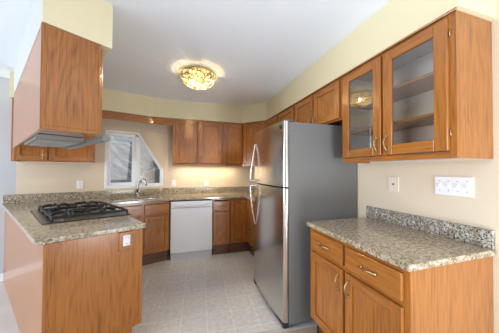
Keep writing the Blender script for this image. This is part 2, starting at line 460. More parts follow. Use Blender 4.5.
# --- right wall: glass-fronted cabinet
XF = 1.290
UD = XW - XF - 0.001
t = thing('wall_cabinet', 'oak wall cabinet with two glass doors hanging above the right worktop', 'cabinet', (XF, 1.487, 0), RW)
w = 0.795
case(t, w, UD, ZU, ZT)
face_frame(t, w, ZU, ZT, [w / 2])
dl = panel_door(t, 0.030, 0.385, 1.432, 2.108, (0.358, 1.508), 0.062, True)
dr = panel_door(t, 0.402, 0.765, 1.432, 2.108, (0.430, 1.508), 0.062, True)
for z in (1.632, 1.862):
    MB().box(0.017, w - 0.017, 0.022, UD - 0.009, z, z + 0.018).build('shelf', 'oakh', t, 0.002, 1)
for z in (1.52, 2.03): MB().tube([(0.7705, -0.006, z - 0.016), (0.7705, -0.006, z + 0.016)], 0.0035, 8).build('hinge', 'brass', t)

# --- over the refrigerator
t = thing('wall_cabinet', 'short three-door oak cabinet above the refrigerator', 'cabinet', (XF, 2.760, 0), RW)
w = 1.272
case(t, w, UD, 1.765, ZT); face_frame(t, w, 1.765, ZT, [0.474, 0.871])
panel_door(t, 0.023, 0.456, 1.780, 2.108, (0.425, 1.83))
panel_door(t, 0.492, 0.862, 1.780, 2.108, (0.832, 1.83))
panel_door(t, 0.880, 1.253, 1.780, 2.108, (0.910, 1.83))
# --- further along the right wall
t = thing('wall_cabinet', 'oak wall cabinet between the refrigerator top and the back corner', 'cabinet', (XF, 3.195, 0), RW)
w = 0.433
case(t, w, UD, ZU, ZT); face_frame(t, w, ZU, ZT)
panel_door(t, 0.056, 0.415, 1.432, 2.108, (0.38, 1.50))
# --- diagonal corner
YF = 3.53
fx, fy = 1.289 - 0.970, 3.196 - YF
fw_ = math.hypot(fx, fy); fa = math.atan2(fy, fx)
t = thing('wall_cabinet', 'diagonal oak corner wall cabinet left of the refrigerator top', 'cabinet', (0.970, YF, 0), fa)
ca, sa = math.cos(-fa), math.sin(-fa)
def loc2(px, py):
    x, y = px - 0.970, py - YF
    return (x * ca - y * sa, x * sa + y * ca)
poly = [loc2(0.971, YF + 0.012), loc2(0.971, YW - 0.001), loc2(XW - 0.001, YW - 0.001), loc2(XW - 0.001, 3.197), loc2(1.296, 3.197)]
MB().prism([(0.004, 0.019), (fw_ - 0.004, 0.019)] + poly[::-1][1:-1] , ZU, ZT).build('case', 'oak', t)
face_frame(t, fw_, ZU, ZT)
panel_door(t, 0.030, fw_ - 0.03, 1.432, 2.108, None)
# --- back wall
BD = YW - YF - 0.001
t = thing('wall_cabinet', 'two-door oak wall cabinet on the back wall right of the window', 'cabinet', (-0.163, YF, 0))
w = 0.783
case(t, w, BD, ZU, ZT); face_frame(t, w, ZU, ZT, [w / 2])
panel_door(t, 0.036, 0.368, 1.432, 2.100, (0.342, 1.50)); panel_door(t, 0.400, 0.765, 1.432, 2.100, (0.428, 1.50))
t = thing('wall_cabinet', 'narrow one-door oak wall cabinet above the counter end near the refrigerator', 'cabinet', (0.621, YF, 0))
w = 0.347
case(t, w, BD, ZU, ZT); face_frame(t, w, ZU, ZT)
panel_door(t, 0.020, 0.330, 1.432, 2.100, (0.046, 1.50))
# --- on the angled wall, behind the hood
xa, xb = -1.851, -1.128
AW = (xb - xa) / CA
t = thing('wall_cabinet', 'oak wall cabinet on the window wall seen below the range hood', 'cabinet', (xa, sl(xa), 0), ANG)
case(t, AW, 0.285, 1.417, ZT); face_frame(t, AW, 1.417, ZT, [0.31])
panel_door(t, 0.020, 0.300, 1.432, 2.10, (0.27, 1.50)); panel_door(t, 0.320, AW - 0.02, 1.432, 2.10, None)
MB().tube([(AW - 0.012, -0.006, 1.47), (AW - 0.012, -0.006, 1.51)], 0.005, 8).build('hinge', 'brass', t)
# --- valance over the window
vb = MB()
x0 = xb + 0.001
front = [(x0, sl(x0)), (KS[0], KS[1]), (-0.164, 3.53)]
vb.prism([front[0], front[1], front[2], (front[2][0], front[2][1] + 0.02), (KS[0] - 0.004, KS[1] + 0.021), (x0 - 0.006, sl(x0) + 0.019)], 2.026, ZT)
tag(vb.build('valance', 'oakh', None, 0.003), 'plain oak valance board spanning above the window', 'valance')

# ------------------------------------------------------------------ hanging cabinet over the peninsula
U = Vector((-0.5600, 0.8285)); Wd = Vector((0.8285, 0.5600)); C0 = Vector((-0.744, 1.433))
HA = math.atan2(Wd.y, Wd.x)            # local x = Wd (kitchen side), local y = U (away)
def st_len(tt, gap=0.004):
    p = C0 + Wd * tt
    # p + U s on soffit line
    return (sl(p.x) - p.y) / (U.y - SL * U.x) - gap
ht = thing('wall_cabinet', 'tall oak cabinet row hung over the peninsula cooktop, plain end facing front', 'cabinet', (C0.x, C0.y, 0), HA)
L0, L1 = 1.83, st_len(0.272, 0.03)
HZ = 1.552
body = MB()
body.prism([(0.0, 0.0), (0.272, 0.0), (0.272, L1), (0.0, L0)], HZ + 0.02, ZT)
body.prism([(0.0, 0.0), (0.272, 0.0), (0.272, 0.02), (0.0, 0.02)], HZ, HZ + 0.02)
body.prism([(0.0, 0.02), (0.02, 0.02), (0.02, L0), (0.0, L0)], HZ, HZ + 0.02)
body.build('case', 'oak', ht, 0.0015, 1)
MB().box(-0.004, 0.020, -0.004, 0.0, HZ, ZT).box(0.262, 0.272, -0.004, 0.0, HZ, ZT).build('corner_stile', 'oak', ht, 0.001, 1)
MB().box(-0.005, 0.0, -0.004, 0.03, HZ, ZT).build('side_stile', 'oak', ht, 0.001, 1)
for y0, y1 in ((0.02, 0.40), (0.42, 0.80), (0.82, 1.18)):
    dm = MB()
    dm.box(0.2725, 0.290, y0, y0 + 0.05, HZ + 0.02, ZT - 0.02).box(0.2725, 0.290, y1 - 0.05, y1, HZ + 0.02, ZT - 0.02)
    dm.box(0.2725, 0.290, y0 + 0.05, y1 - 0.05, HZ + 0.02, HZ + 0.07, 1).box(0.2725, 0.290, y0 + 0.05, y1 - 0.05, ZT - 0.07, ZT - 0.02, 1)
    dm.box(0.2725, 0.282, y0 + 0.045, y1 - 0.045, HZ + 0.065, ZT - 0.065)
    dm.build('door', ['oak', 'oakh'], ht, 0.002, 1)
# its soffit: white towards the dining side
sm_ = MB()
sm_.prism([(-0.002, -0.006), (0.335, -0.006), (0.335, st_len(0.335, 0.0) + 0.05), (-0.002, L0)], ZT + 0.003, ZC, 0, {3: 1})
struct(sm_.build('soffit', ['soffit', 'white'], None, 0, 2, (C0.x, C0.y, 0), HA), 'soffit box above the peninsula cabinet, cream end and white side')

# range hood slid under that cabinet
rh = thing('range_hood', 'slim silver under-cabinet range hood above the cooktop', 'range hood', (C0.x, C0.y, 0), HA)
hb = MB(); hb.box(0.024, 0.292, 0.42, 1.04, 1.534, HZ + 0.019)
hb.build('hood_body', 'hood', rh, 0.003, 2)
lip = []
for i in range(7):
    a = PI * i / 6
    lip.append((0.312 + 0.024 * math.sin(a), 1.535 + 0.023 * math.cos(a)))
lip = [(0.31, 1.558)] + lip[1:-1] + [(0.31, 1.512), (0.293, 1.516), (0.293, 1.553)]
MB().yprism(lip, 0.01, 1.00).build('front_lip', 'hood', rh, 0.002, 1)
fm = MB()
for y0, y1 in ((0.46, 0.71), (0.75, 1.00)):
    fm.box(0.05, 0.27, y0, y1, 1.530, 1.534)
fm.build('grease_filter', 'hood_grey', rh, 0.001, 1)
for y in (0.12, 0.16): MB().tube([(0.334, y, 1.535), (0.346, y, 1.535)], 0.008, 10).build('knob', 'dark', rh)

# ------------------------------------------------------------------ base cabinets
FX = 0.975
TOE = 0.165
RD = XW - FX - 0.002
t = thing('base_cabinet', 'oak base cabinet with two drawers over two doors along the right wall', 'cabinet', (FX, 1.485, 0), RW)
w = 0.785
case(t, w, RD, TOE, ZS - 0.001); face_frame(t, w, TOE, ZS - 0.001, [w / 2], [0.715])
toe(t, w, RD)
drawer(t, 0.036, 0.380, 0.728, 0.858); drawer(t, 0.402, 0.757, 0.728, 0.858)
panel_door(t, 0.036, 0.380, 0.19, 0.700, (0.350, 0.615)); panel_door(t, 0.402, 0.757, 0.19, 0.700, (0.432, 0.615))
hg = MB().box(0.7475 + 0.012, 0.772, -0.006, 0.0, 0.30, 0.335); hg.build('hinge', 'brass', t)
# worktop
rt = thing('worktop', 'speckled beige granite worktop on the right base cabinet', 'countertop', (0, 0, 0))
MB().box(0.949, XW - 0.0005, 0.686, 1.502, ZS, ZK).build('slab', 'granite', rt, 0.005, 3)
MB().box(XW - 0.0205, XW - 0.0005, 0.690, 1.502, ZK, ZK + 0.10).build('backsplash', 'granite_b', rt, 0.002, 1)

# sink base on the angled wall
sx0, sx1 = -0.972, -0.190
t = thing('base_cabinet', 'oak sink base cabinet with two drawer fronts under the window', 'cabinet', (sx0, bl(sx0), 0), ANG)
w = (sx1 - sx0) / CA
case(t, w, 0.56, TOE, ZS - 0.001, top=False); face_frame(t, w, TOE, ZS - 0.001, [0.475], [0.690])
toe(t, w, 0.56, 0.15)
drawer(t, 0.10, 0.462, 0.705, 0.842, False); drawer(t, 0.49, w - 0.012, 0.705, 0.842, False)
panel_door(t, 0.10, 0.462, 0.185, 0.678, None); panel_door(t, 0.49, w - 0.012, 0.185, 0.678, None)

# dishwasher
dx0, dx1 = -0.172, 0.426
t = thing('dishwasher', 'white built-in dishwasher under the back worktop', 'dishwasher', (dx0, 3.275, 0))
w = dx1 - dx0
MB().box(0.004, w - 0.004, 0.022, 0.55, 0.11, 0.862).build('tub', 'dark', t)
MB().box(0, w, 0, 0.022, 0.115, 0.765).build('front_panel', 'white_enamel', t, 0.004, 2)
cp = MB().box(0, w, -0.004, 0.022, 0.770, 0.862).build('control_strip', 'white_enamel', t, 0.005, 2)
hp = [(0.06 + (w - 0.12) * i / 10.0, -0.008 - 0.016 * math.sin(PI * i / 10), 0.812 - 0.012 * math.sin(PI * i / 10)) for i in range(11)]
MB().tube(hp, 0.009, 8).build('handle', 'white_enamel', cp)
MB().box(w - 0.045, w - 0.030, -0.006, -0.003, 0.832, 0.846).build('badge', 'grey_enamel', cp)
MB().box(0.03, 0.085, -0.0055, -0.003, 0.826, 0.834).build('vent', 'grey_enamel', cp)
MB().box(0.002, w - 0.002, 0.03, 0.05, 0.0, 0.105).build('kick_plate', 'grey_enamel', t)

# cabinets between dishwasher and corner
t = thing('base_cabinet', 'narrow oak base cabinet right of the dishwasher, drawer over door', 'cabinet', (0.436, 3.29, 0))
w = 0.272; D2 = YW - 3.29 - 0.002
case(t, w, D2, TOE, ZS - 0.001); face_frame(t, w, TOE, ZS - 0.001, (), [0.690], 0.02)
toe(t, w, D2, 0.16)
drawer(t, 0.012, 0.258, 0.705, 0.842); panel_door(t, 0.012, 0.258, 0.185, 0.678, None, 0.045)
t = thing('base_cabinet', 'oak corner base cabinet with folding doors behind the refrigerator', 'cabinet', (0.709, 3.29, 0))
MB().prism([(0, 0.021), (0.287, 0.021), (0.287, -0.255), (XW - 0.711, -0.255), (XW - 0.711, D2), (0, D2)], TOE, ZS - 0.001).build('case', 'oak', t)
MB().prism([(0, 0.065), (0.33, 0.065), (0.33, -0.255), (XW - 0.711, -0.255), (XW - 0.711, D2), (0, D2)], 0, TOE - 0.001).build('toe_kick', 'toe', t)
panel_door(t, 0.008, 0.262, 0.185, 0.842, None, 0.045)
dm = MB()
dm.box(0.266, 0.284, -0.250, -0.205, 0.185, 0.842).box(0.266, 0.284, -0.040, 0.0, 0.185, 0.842)
dm.box(0.266, 0.284, -0.205, -0.040, 0.185, 0.23).box(0.266, 0.284, -0.205, -0.040, 0.797, 0.842).box(0.275, 0.284, -0.21, -0.035, 0.225, 0.80)
dm.build('door', 'oak', t, 0.003, 2)
t = thing('base_cabinet', 'oak base cabinet on the right wall hidden behind the refrigerator', 'cabinet', (FX + 0.02, 3.034, 0), RW)
w = 0.595
case(t, w, RD - 0.02, TOE, ZS - 0.001); face_frame(t, w, TOE, ZS - 0.001); toe(t, w, RD - 0.02)
panel_door(t, 0.02, w - 0.02, 0.19, 0.842, None)

# ------------------------------------------------------------------ peninsula
P0 = (-0.785, 1.565); P1 = (-0.298, 1.800)
PA = math.atan2(P1[1] - P0[1], P1[0] - P0[0])
pt = thing('peninsula_cabinet', 'oak peninsula base with plain end panel and pale reflecting long side', 'cabinet', (P0[0], P0[1], 0), PA)
def pl(px, py):
    x, y = px - P0[0], py - P0[1]
    return (x * math.cos(PA) + y * math.sin(PA), -x * math.sin(PA) + y * math.cos(PA))
PW = math.hypot(P1[0] - P0[0], P1[1] - P0[1])
q0 = (sx0 - 0.012, bl(sx0 - 0.012))
q1 = (q0[0] - SA * 0.575, q0[1] + CA * 0.575)
jx = -2.035
j0 = (jx, wl(jx) - 0.003)
q1 = (q1[0], wl(q1[0]) - 0.003)
e_in = 0.018
Z1 = ZS - 0.001
pb = MB()
left_dir = Vector((j0[0] - P0[0], j0[1] - P0[1])).normalized()
ll = pl(P0[0] + left_dir.x * 0.02, P0[1] + left_dir.y * 0.02)
right_dir = Vector((q0[0] - P1[0], q0[1] - P1[1])).normalized()
rr = pl(P1[0] + right_dir.x * 0.02, P1[1] + right_dir.y * 0.02)
pb.prism([ll, rr, pl(*q0), pl(*q1), pl(*j0)], TOE, Z1)
rin = (rr[0] - 0.065, rr[1])
pb.prism([ll, rin, (pl(*q0)[0] - 0.08, pl(*q0)[1]), pl(*q1), pl(*j0)], 0, TOE)
pb.build('case', 'oak', pt, 0.001, 1)
MB().yprism([(0, 0), (PW - 0.062, 0), (PW - 0.062, TOE - 0.005), (PW, TOE), (PW, Z1), (0, Z1)], 0.0, 0.019).build('end_panel', 'oak', pt, 0.002, 1)
MB().box(-0.003, 0.012, -0.003, 0.019, 0, Z1).build('corner_strip', 'oak', pt, 0.001, 1)
MB().box(PW - 0.022, PW + 0.002, -0.0025, 0.0, TOE, Z1).build('corner_strip', 'oak', pt, 0.001, 1)

# long worktop of peninsula, sink run, back run and corner, one slab with the sink cut out
wt = thing('worktop', 'speckled granite worktop running from the peninsula around to the back wall', 'countertop', (0, 0, 0))
A = (-0.820, 1.548); B = (-0.268, 1.790); C = (-0.955, bl(-0.955) - 0.025); Dk = (-0.200, 3.265)
outer = [A, lerp(A, B, 0.97), (B[0] - 0.004, B[1] + 0.022), lerp(B, C, 0.03), C, Dk, (0.949, 3.265), (0.949, 2.432), (XW - 0.001, 2.432), (XW - 0.001, YW - 0.001), (KW[0], YW - 0.001), (-2.062, wl(-2.062) - 0.001)]
# sink opening in the frame of the angled run
def ang(lx, ly):   # lx along the angled base front from its bend (negative left), ly into the depth
    return (KB[0] + lx * CA - ly * SA, KB[1] + lx * SA + ly * CA)
SX0, SX1, SY0, SY1 = -0.70, -0.14, 0.085, 0.430
def rrect(x0, x1, y0, y1, r, k=4):
    out = []
    for cx, cy, a0 in ((x1 - r, y0 + r, -PI / 2), (x1 - r, y1 - r, 0), (x0 + r, y1 - r, PI / 2), (x0 + r, y0 + r, PI)):
        for i in range(k + 1):
            a = a0 + (PI / 2) * i / k
            out.append((cx + r * math.cos(a), cy + r * math.sin(a)))
    return out
hole = [ang(*p) for p in rrect(SX0, SX1, SY0, SY1, 0.06)]
bm = bmesh.new(); ring = []
for pl_ in (outer, hole):
    vs = [bm.verts.new((x, y, ZS)) for x, y in pl_]
    ring += [bm.edges.new((vs[i], vs[(i + 1) % len(vs)])) for i in range(len(vs))]
bmesh.ops.triangle_fill(bm, edges=ring, use_beauty=True)
r_ = bmesh.ops.extrude_face_region(bm, geom=bm.faces[:])
bmesh.ops.translate(bm, verts=[e for e in r_['geom'] if isinstance(e, bmesh.types.BMVert)], vec=(0, 0, ZK - ZS))
bmesh.ops.recalc_face_normals(bm, faces=bm.faces)
so = from_bm('slab', bm, 'granite', wt)
bv = so.modifiers.new('bevel', 'BEVEL'); bv.width = 0.004; bv.segments = 2; bv.limit_method = 'ANGLE'; bv.angle_limit = R(50)
sp = MB()
lo = (-2.05, wl(-2.05)); hi_ = (-0.385, wl(-0.385))
def strip(p, q, th=0.02):
    d = Vector((q[0] - p[0], q[1] - p[1])).normalized(); nn = Vector((d.y, -d.x))
    return [p, q, (q[0] + nn.x * th, q[1] + nn.y * th), (p[0] + nn.x * th, p[1] + nn.y * th)]
def off(p): return (p[0] + SA * 0.001, p[1] - CA * 0.001)
MB().prism(strip(off(lo), off(hi_)), ZK, ZK + 0.102).build('backsplash', 'granite_c', wt, 0.002, 1)
MB().prism(strip((-0.335, YW - 0.016), (XW - 0.022, YW - 0.001)), ZK, ZK + 0.102).build('backsplash', 'granite_c', wt, 0.002, 1)
MB().box(XW - 0.021, XW - 0.001, 2.44, YW - 0.002, ZK, ZK + 0.102).build('backsplash', 'granite_c', wt, 0.002, 1)

# sink and faucet
sk = thing('sink', 'stainless steel sink set into the worktop below the window', 'sink', (KB[0], KB[1], 0), ANG)
sm2 = MB()
o1 = rrect(SX0 - 0.012, SX1 + 0.012, SY0 - 0.012, SY1 + 0.012, 0.07); i1 = rrect(SX0 + 0.002, SX1 - 0.002, SY0 + 0.002, SY1 - 0.002, 0.058); i2 = rrect(SX0 + 0.02, SX1 - 0.02, SY0 + 0.02, SY1 - 0.02, 0.05)
nn_ = len(o1)
vs = [(x, y, ZS - 0.002) for x, y in o1] + [(x, y, ZS - 0.002) for x, y in i1] + [(x, y, 0.735) for x, y in i2]
fs = [(k, (k + 1) % nn_, nn_ + (k + 1) % nn_, nn_ + k) for k in range(nn_)] + [(nn_ + k, nn_ + (k + 1) % nn_, 2 * nn_ + (k + 1) % nn_, 2 * nn_ + k) for k in range(nn_)] + [tuple(range(2 * nn_, 3 * nn_))]
sm2.add(vs, fs, 0)
sm2.build('basin', 'steel', sk)
MB().lathe([(0.0, 0.0), (0.035, 0.0), (0.04, 0.003), (0.04, 0.0)], ((SX0 + SX1) / 2, (SY0 + SY1) / 2, 0.7365), 16).build('drain', 'chrome', sk)
fx0, fy0 = -0.335, 0.490
fc = thing('faucet', 'dark metal gooseneck faucet behind the sink', 'faucet', (*ang(fx0, fy0), ZK), ANG)
MB().lathe([(0.0, 0.0), (0.028, 0.0), (0.028, 0.006), (0.02, 0.012), (0.016, 0.05), (0.014, 0.06)], (0, 0, 0), 16).build('base', 'chrome', fc)
gp = [(0, 0, 0.05), (0.0, 0, 0.12), (0.012, -0.012, 0.20)]
for i in range(1, 9):
    a = PI * i / 8
    gp.append((0.012 + 0.045 * (1 - math.cos(a)), -0.012 - 0.05 * (1 - math.cos(a)), 0.20 + 0.06 * math.sin(a)))
gp.append((0.108, -0.115, 0.165))
MB().tube(gp, [0.012] * 3 + [0.0115] * 7 + [0.013, 0.014], 10).build('spout', 'chrome', fc)
MB().tube([(0.0, 0.0, 0.05), (-0.035, -0.01, 0.075), (-0.055, -0.015, 0.10)], [0.007, 0.006, 0.008], 8).build('lever', 'chrome', fc)

# ------------------------------------------------------------------ cooktop
CAx = R(21.0)
CT = Vector((-1.000, 1.965))           # near left corner
ct = thing('cooktop', 'black gas cooktop with iron grates set in the peninsula worktop', 'cooktop', (CT.x, CT.y, ZK), CAx)
CW, CL = 0.585, 0.80
SKW = math.tan(R(12))                   # the long side leans with the peninsula
def sk_(x, y): return (x - SKW * y, y)
def skq(x0, x1, y0, y1): return [sk_(x0, y0), sk_(x1, y0), sk_(x1, y1), sk_(x0, y1)]
MB().prism(skq(0, CW, 0, CL), 0.0005, 0.007).build('rim_tray', 'black', ct, 0.002, 2)
MB().prism(skq(0.002, 0.050, 0.004, CL - 0.004), 0.007, 0.010).build('steel_edge', 'dull_steel', ct, 0.001, 1)
MB().prism(skq(0.056, CW - 0.012, 0.016, CL - 0.016), 0.0072, 0.0085).build('burner_well', 'dull_steel', ct)
burn = [(0.17, 0.17, 0.040), (0.42, 0.17, 0.033), (0.28, 0.40, 0.052), (0.15, 0.63, 0.036), (0.39, 0.63, 0.040)]
for bx, by, br in burn:
    bo = MB().lathe([(0.0, 0.013), (br + 0.012, 0.013), (br + 0.010, 0.024), (br, 0.026), (0.0, 0.026)], (bx - SKW * by, by, 0), 20).build('burner', 'steel', ct)
    MB().lathe([(0.0, 0.026), (br - 0.006, 0.026), (br - 0.008, 0.036), (0.0, 0.038)], (bx - SKW * by, by, 0), 20).build('burner_cap', 'black', bo)
for k in range(3):
    y0 = 0.032 + k * 0.248; y1 = y0 + 0.240
    g = MB()
    def bar(xa_, ya_, xb_, yb_, z=0.052, r=0.0065):
        pa = Vector((xa_ - SKW * ya_, ya_, z)); pb_ = Vector((xb_ - SKW * yb_, yb_, z))
        d = (pb_ - pa); nrm = Vector((-d.y, d.x, 0)).normalized() * r
        zt_ = Vector((0, 0, r * 1.3))
        vs = [pa - nrm - zt_, pa + nrm - zt_, pb_ + nrm - zt_, pb_ - nrm - zt_, pa - nrm + zt_, pa + nrm + zt_, pb_ + nrm + zt_, pb_ - nrm + zt_]
        g.add(vs, [(3, 2, 1, 0), (4, 5, 6, 7), (0, 1, 5, 4), (1, 2, 6, 5), (2, 3, 7, 6), (3, 0, 4, 7)])
    xl, xr = 0.060, CW - 0.020
    ym = (y0 + y1) / 2
    for yy in (y0, y1): bar(xl, yy, xr, yy, 0.040, 0.0065)
    for xx in (xl, xr): bar(xx, y0, xx, y1, 0.040, 0.0065)
    def rib(xa_, ya_, xb_, yb_):
        n_ = 6
        pts = []
        for q in range(n_ + 1):
            t_ = q / n_
            pts.append((*sk_(xa_ + (xb_ - xa_) * t_, ya_ + (yb_ - ya_) * t_), 0.040 + 0.020 * math.sin(min(1, t_ * 1.6) * PI / 2)))
        g.tube(pts, [0.009] + [0.015] * (n_ - 1) + [0.012], 6)
    centres = ((0.17, 0.40) if k != 1 else (0.28,))
    for cx in centres:
        reach = 0.085 if k == 1 else 0.080
        for ex, ey in ((cx, y0), (cx, y1)):
            rib(ex, ey, cx, ym + (ey - ym) * 0.25)
        for sx_ in (-1, 1):
            x_e = max(xl, min(xr, cx + sx_ * (0.11 if k != 1 else 0.21)))
            rib(x_e, ym, cx + sx_ * 0.03, ym)
    if k != 1: bar((xl + xr) / 2, y0, (xl + xr) / 2, y1, 0.040, 0.004)
    for fx_, fy_ in ((xl, y0), (xr, y0), (xl, y1), (xr, y1)):
        x_, y_ = sk_(fx_, fy_)
        g.tube([(x_, y_, 0.0072), (x_, y_, 0.048)], [0.009, 0.007], 6)
    g.build('grate', 'black', ct, 0.002, 1)
for k in range(5):
    y = 0.24 + k * 0.075
    MB().lathe([(0.0, 0.013), (0.017, 0.013), (0.016, 0.035), (0.0, 0.037)], (CW - 0.028 - SKW * y, y, 0.0), 14).build('knob', 'steel', ct)

# ------------------------------------------------------------------ refrigerator (local: x along y-, front towards -x of the world)
FY0, FY1, FXB = 1.612, 2.410, 0.853
fr = thing('refrigerator', 'stainless top-freezer refrigerator with grey sides against the right wall', 'refrigerator', (FXB, FY1, 0), RW)
FW = FY1 - FY0
fb = MB().box(0.002, FW - 0.002, 0.0, 0.715, 0.03, 1.742).build('case', 'fridge_side', fr, 0.004, 2)
def door_profile(bow=0.026, depth=0.046, r=0.03, n=14):
    pts = []
    def front(x): return -depth - bow * (1 - ((x - FW / 2) / (FW / 2)) ** 2)
    # front from left round corner to right round corner
    for i in range(6):
        a = (PI / 2) * i / 5
        pts.append((r - r * math.cos(a), front(r) + r - r * math.sin(a)))
    for i in range(1, n):
        x = r + (FW - 2 * r) * i / n
        pts.append((x, front(x)))
    for i in range(6):
        a = (PI / 2) * i / 5
        pts.append((FW - r + r * math.sin(a), front(r) + r - r * math.cos(a)))
    pts += [(FW, -0.008), (0.0, -0.008)]
    return pts
def fdoor(z0, z1):
    mb = MB(); prof = door_profile(); n_ = len(prof)
    mb.prism(prof, z0, z1)
    for i in range(2, len(mb.sm)): mb.sm[i] = True
    o = mb.build('door', 'door_steel', fr)
    o.data.set_sharp_from_angle(angle=R(50))
    return o
fz = fdoor(1.186, 1.748); rf = fdoor(0.055, 1.172)
MB().box(0.01, FW - 0.01, -0.008, 0.0, 0.06, 1.735).build('gasket', 'dark', fr)
def fhandle(par, za, zb):
    """bow handle: stands off most at the end zb"""
    pts = []; hx = 0.085
    for i in range(13):
        t_ = i / 12.0
        s_ = math.sin(t_ * PI / 2) ** 0.9
        y_ = -0.058 - 0.060 * s_
        pts.append((hx, y_, za + (zb - za) * t_))
    mb = MB(); mb.tube(pts, [0.005] + [0.008] * 11 + [0.008], 10)
    mb.tube([(hx, -0.055, zb + (0.012 if zb > za else -0.012) * -1), (hx, -0.118, zb + (-0.012 if zb > za else 0.012))], 0.010, 8)
    return mb.build('handle', 'handle_steel', par)
fhandle(fz, 1.63, 1.196); fhandle(rf, 0.70, 1.160)
MB().box(FW - 0.062, FW - 0.050, -0.064, -0.052, 1.685, 1.72).build('badge', 'dark', fz)
MB().box(0.0, FW, -0.045, 0.0, 0.012, 0.05).build('kick_grille', 'dark', fr, 0.003, 1)
ff = MB()
for x in (0.03, FW - 0.035):
    for y_, zt_ in ((-0.03, 0.02), (0.62, 0.035)):
        MB().tube([(x, y_, 0.0), (x, y_, zt_)], 0.016, 10).build('foot', 'dark', fr)
hgm = MB(); hgm.box(FW - 0.075, FW - 0.004, -0.045, 0.05, 1.7495, 1.756)
hgm.build('hinge_cover', 'fridge_side', fr, 0.003, 1)

# ------------------------------------------------------------------ window
wn = thing('window_1', 'white vinyl window with one upright pane and one clipped corner pane', 'window', (KW[0], KW[1], 0), ANG)
struct(wn)
def inset_frame(outer, inner, y0, y1):
    mb = MB(); n_ = len(outer)
    vs = [(x, y0, z) for x, z in outer] + [(x, y0, z) for x, z in inner] + [(x, y1, z) for x, z in outer] + [(x, y1, z) for x, z in inner]
    fs = []
    for i in range(n_):
        j = (i + 1) % n_
        fs += [(i, j, n_ + j, n_ + i), (2 * n_ + j, 2 * n_ + i, 3 * n_ + i, 3 * n_ + j), (j, i, 2 * n_ + i, 2 * n_ + j), (n_ + i, n_ + j, 3 * n_ + j, 3 * n_ + i)]
    return mb.add(vs, fs)
inner = [(-0.812, 1.082), (-0.052, 1.082), (-0.052, 1.342), (-0.425, 1.880), (-0.812, 1.880)]
fo = inset_frame(WIN, inner, -0.006, 0.10).build('window_frame', 'vinyl', wn, 0.003, 1)
sash_o = [(-0.810, 1.083), (-0.455, 1.083), (-0.455, 1.878), (-0.810, 1.878)]; sash_i = [(-0.772, 1.128), (-0.495, 1.128), (-0.495, 1.832), (-0.772, 1.832)]
so1 = inset_frame(sash_o, sash_i, 0.012, 0.06).build('sash', 'vinyl', wn, 0.003, 1)
MB().box(-0.776, -0.491, 0.034, 0.040, 1.124, 1.836).build('glass_pane', 'window_glass', so1)
MB().box(-0.454, -0.392, 0.0, 0.085, 1.083, 1.838).build('mullion', 'vinyl', wn, 0.002, 1)
t_o = [(-0.391, 1.083), (-0.053, 1.083), (-0.053, 1.341), (-0.391, 1.830)]; t_i = [(-0.374, 1.104), (-0.075, 1.104), (-0.075, 1.335), (-0.374, 1.768)]
so2 = inset_frame(t_o, t_i, 0.02, 0.06).build('sash', 'vinyl', wn, 0.002, 1)
MB().yprism([(-0.378, 1.100), (-0.071, 1.100), (-0.071, 1.337), (-0.378, 1.775)], 0.034, 0.040).build('glass_pane', 'window_glass', so2)

# ------------------------------------------------------------------ wall plates
def plate(name, label, cat, loc, rotz, w, h, mat, kind):
    p = thing(name, label, cat, loc, rotz)
    if kind == 'wood':
        MB().box(-0.048, 0.048, -0.012, 0, -0.072, 0.060).build('wood_backing', 'oakh', p, 0.003, 2)
        b = -0.012
    else: b = 0.0
    f = MB().box(-w / 2, w / 2, b - 0.006, b, -h / 2, h / 2).build('cover_plate', mat, p, 0.0025, 2)
    if kind in ('outlet', 'wood'):
        for z in (-0.021, 0.021):
            so_ = MB().box(-0.015, 0.015, b - 0.0085, b - 0.005, z - 0.013, z + 0.013).build('socket', mat, p, 0.003, 2)
            MB().box(-0.008, -0.005, b - 0.0092, b - 0.008, z - 0.004, z + 0.006).box(0.005, 0.008, b - 0.0092, b - 0.008, z - 0.004, z + 0.006).build('slot', 'dark', so_)
    elif kind == 'switch':
        n_ = 4
        for k in range(n_):
            x = (k - 1.5) * 0.046
            MB().box(x - 0.0045, x + 0.0045, -0.014, -0.005, -0.008, 0.010).build('toggle', mat, p, 0.0015, 1)
            for z_ in (-0.030, 0.030): MB().box(x - 0.0022, x + 0.0022, -0.0068, -0.0055, z_ - 0.0022, z_ + 0.0022).build('screw', 'dark', p)
    elif kind == 'jack':
        MB().box(-0.006, 0.006, -0.0085, -0.0055, -0.006, 0.006).build('jack_hole', 'dark', p)
    return p
plate('switch_plate', 'white four-gang light switch plate on the right wall', 'light switch', (XW, 0.870, 1.235), RW, 0.195, 0.114, 'plate', 'switch')
plate('jack_plate', 'ivory wall plate with a small jack under the glass cabinet', 'wall plate', (XW, 1.255, 1.222), RW, 0.085, 0.118, 'ivory', 'jack')
plate('power_outlet', 'white outlet above the backsplash behind the cooktop', 'outlet', (-1.372, wl(-1.372), 1.115), ANG, 0.072, 0.115, 'plate', 'outlet')
plate('power_outlet', 'white outlet on the back wall beside the window corner', 'outlet', (-0.155, YW, 1.098), 0, 0.072, 0.115, 'plate', 'outlet')
plate('power_outlet', 'white outlet on the back wall above the dishwasher', 'outlet', (0.395, YW, 1.088), 0, 0.072, 0.115, 'plate', 'outlet')
oc = lerp(P0, P1, 0.80)
plate('power_outlet', 'white outlet on a wood backing block on the peninsula end', 'outlet', (oc[0] + math.sin(PA) * 0.001, oc[1] - math.cos(PA) * 0.001, 0.815), PA, 0.046, 0.076, 'plate', 'wood')

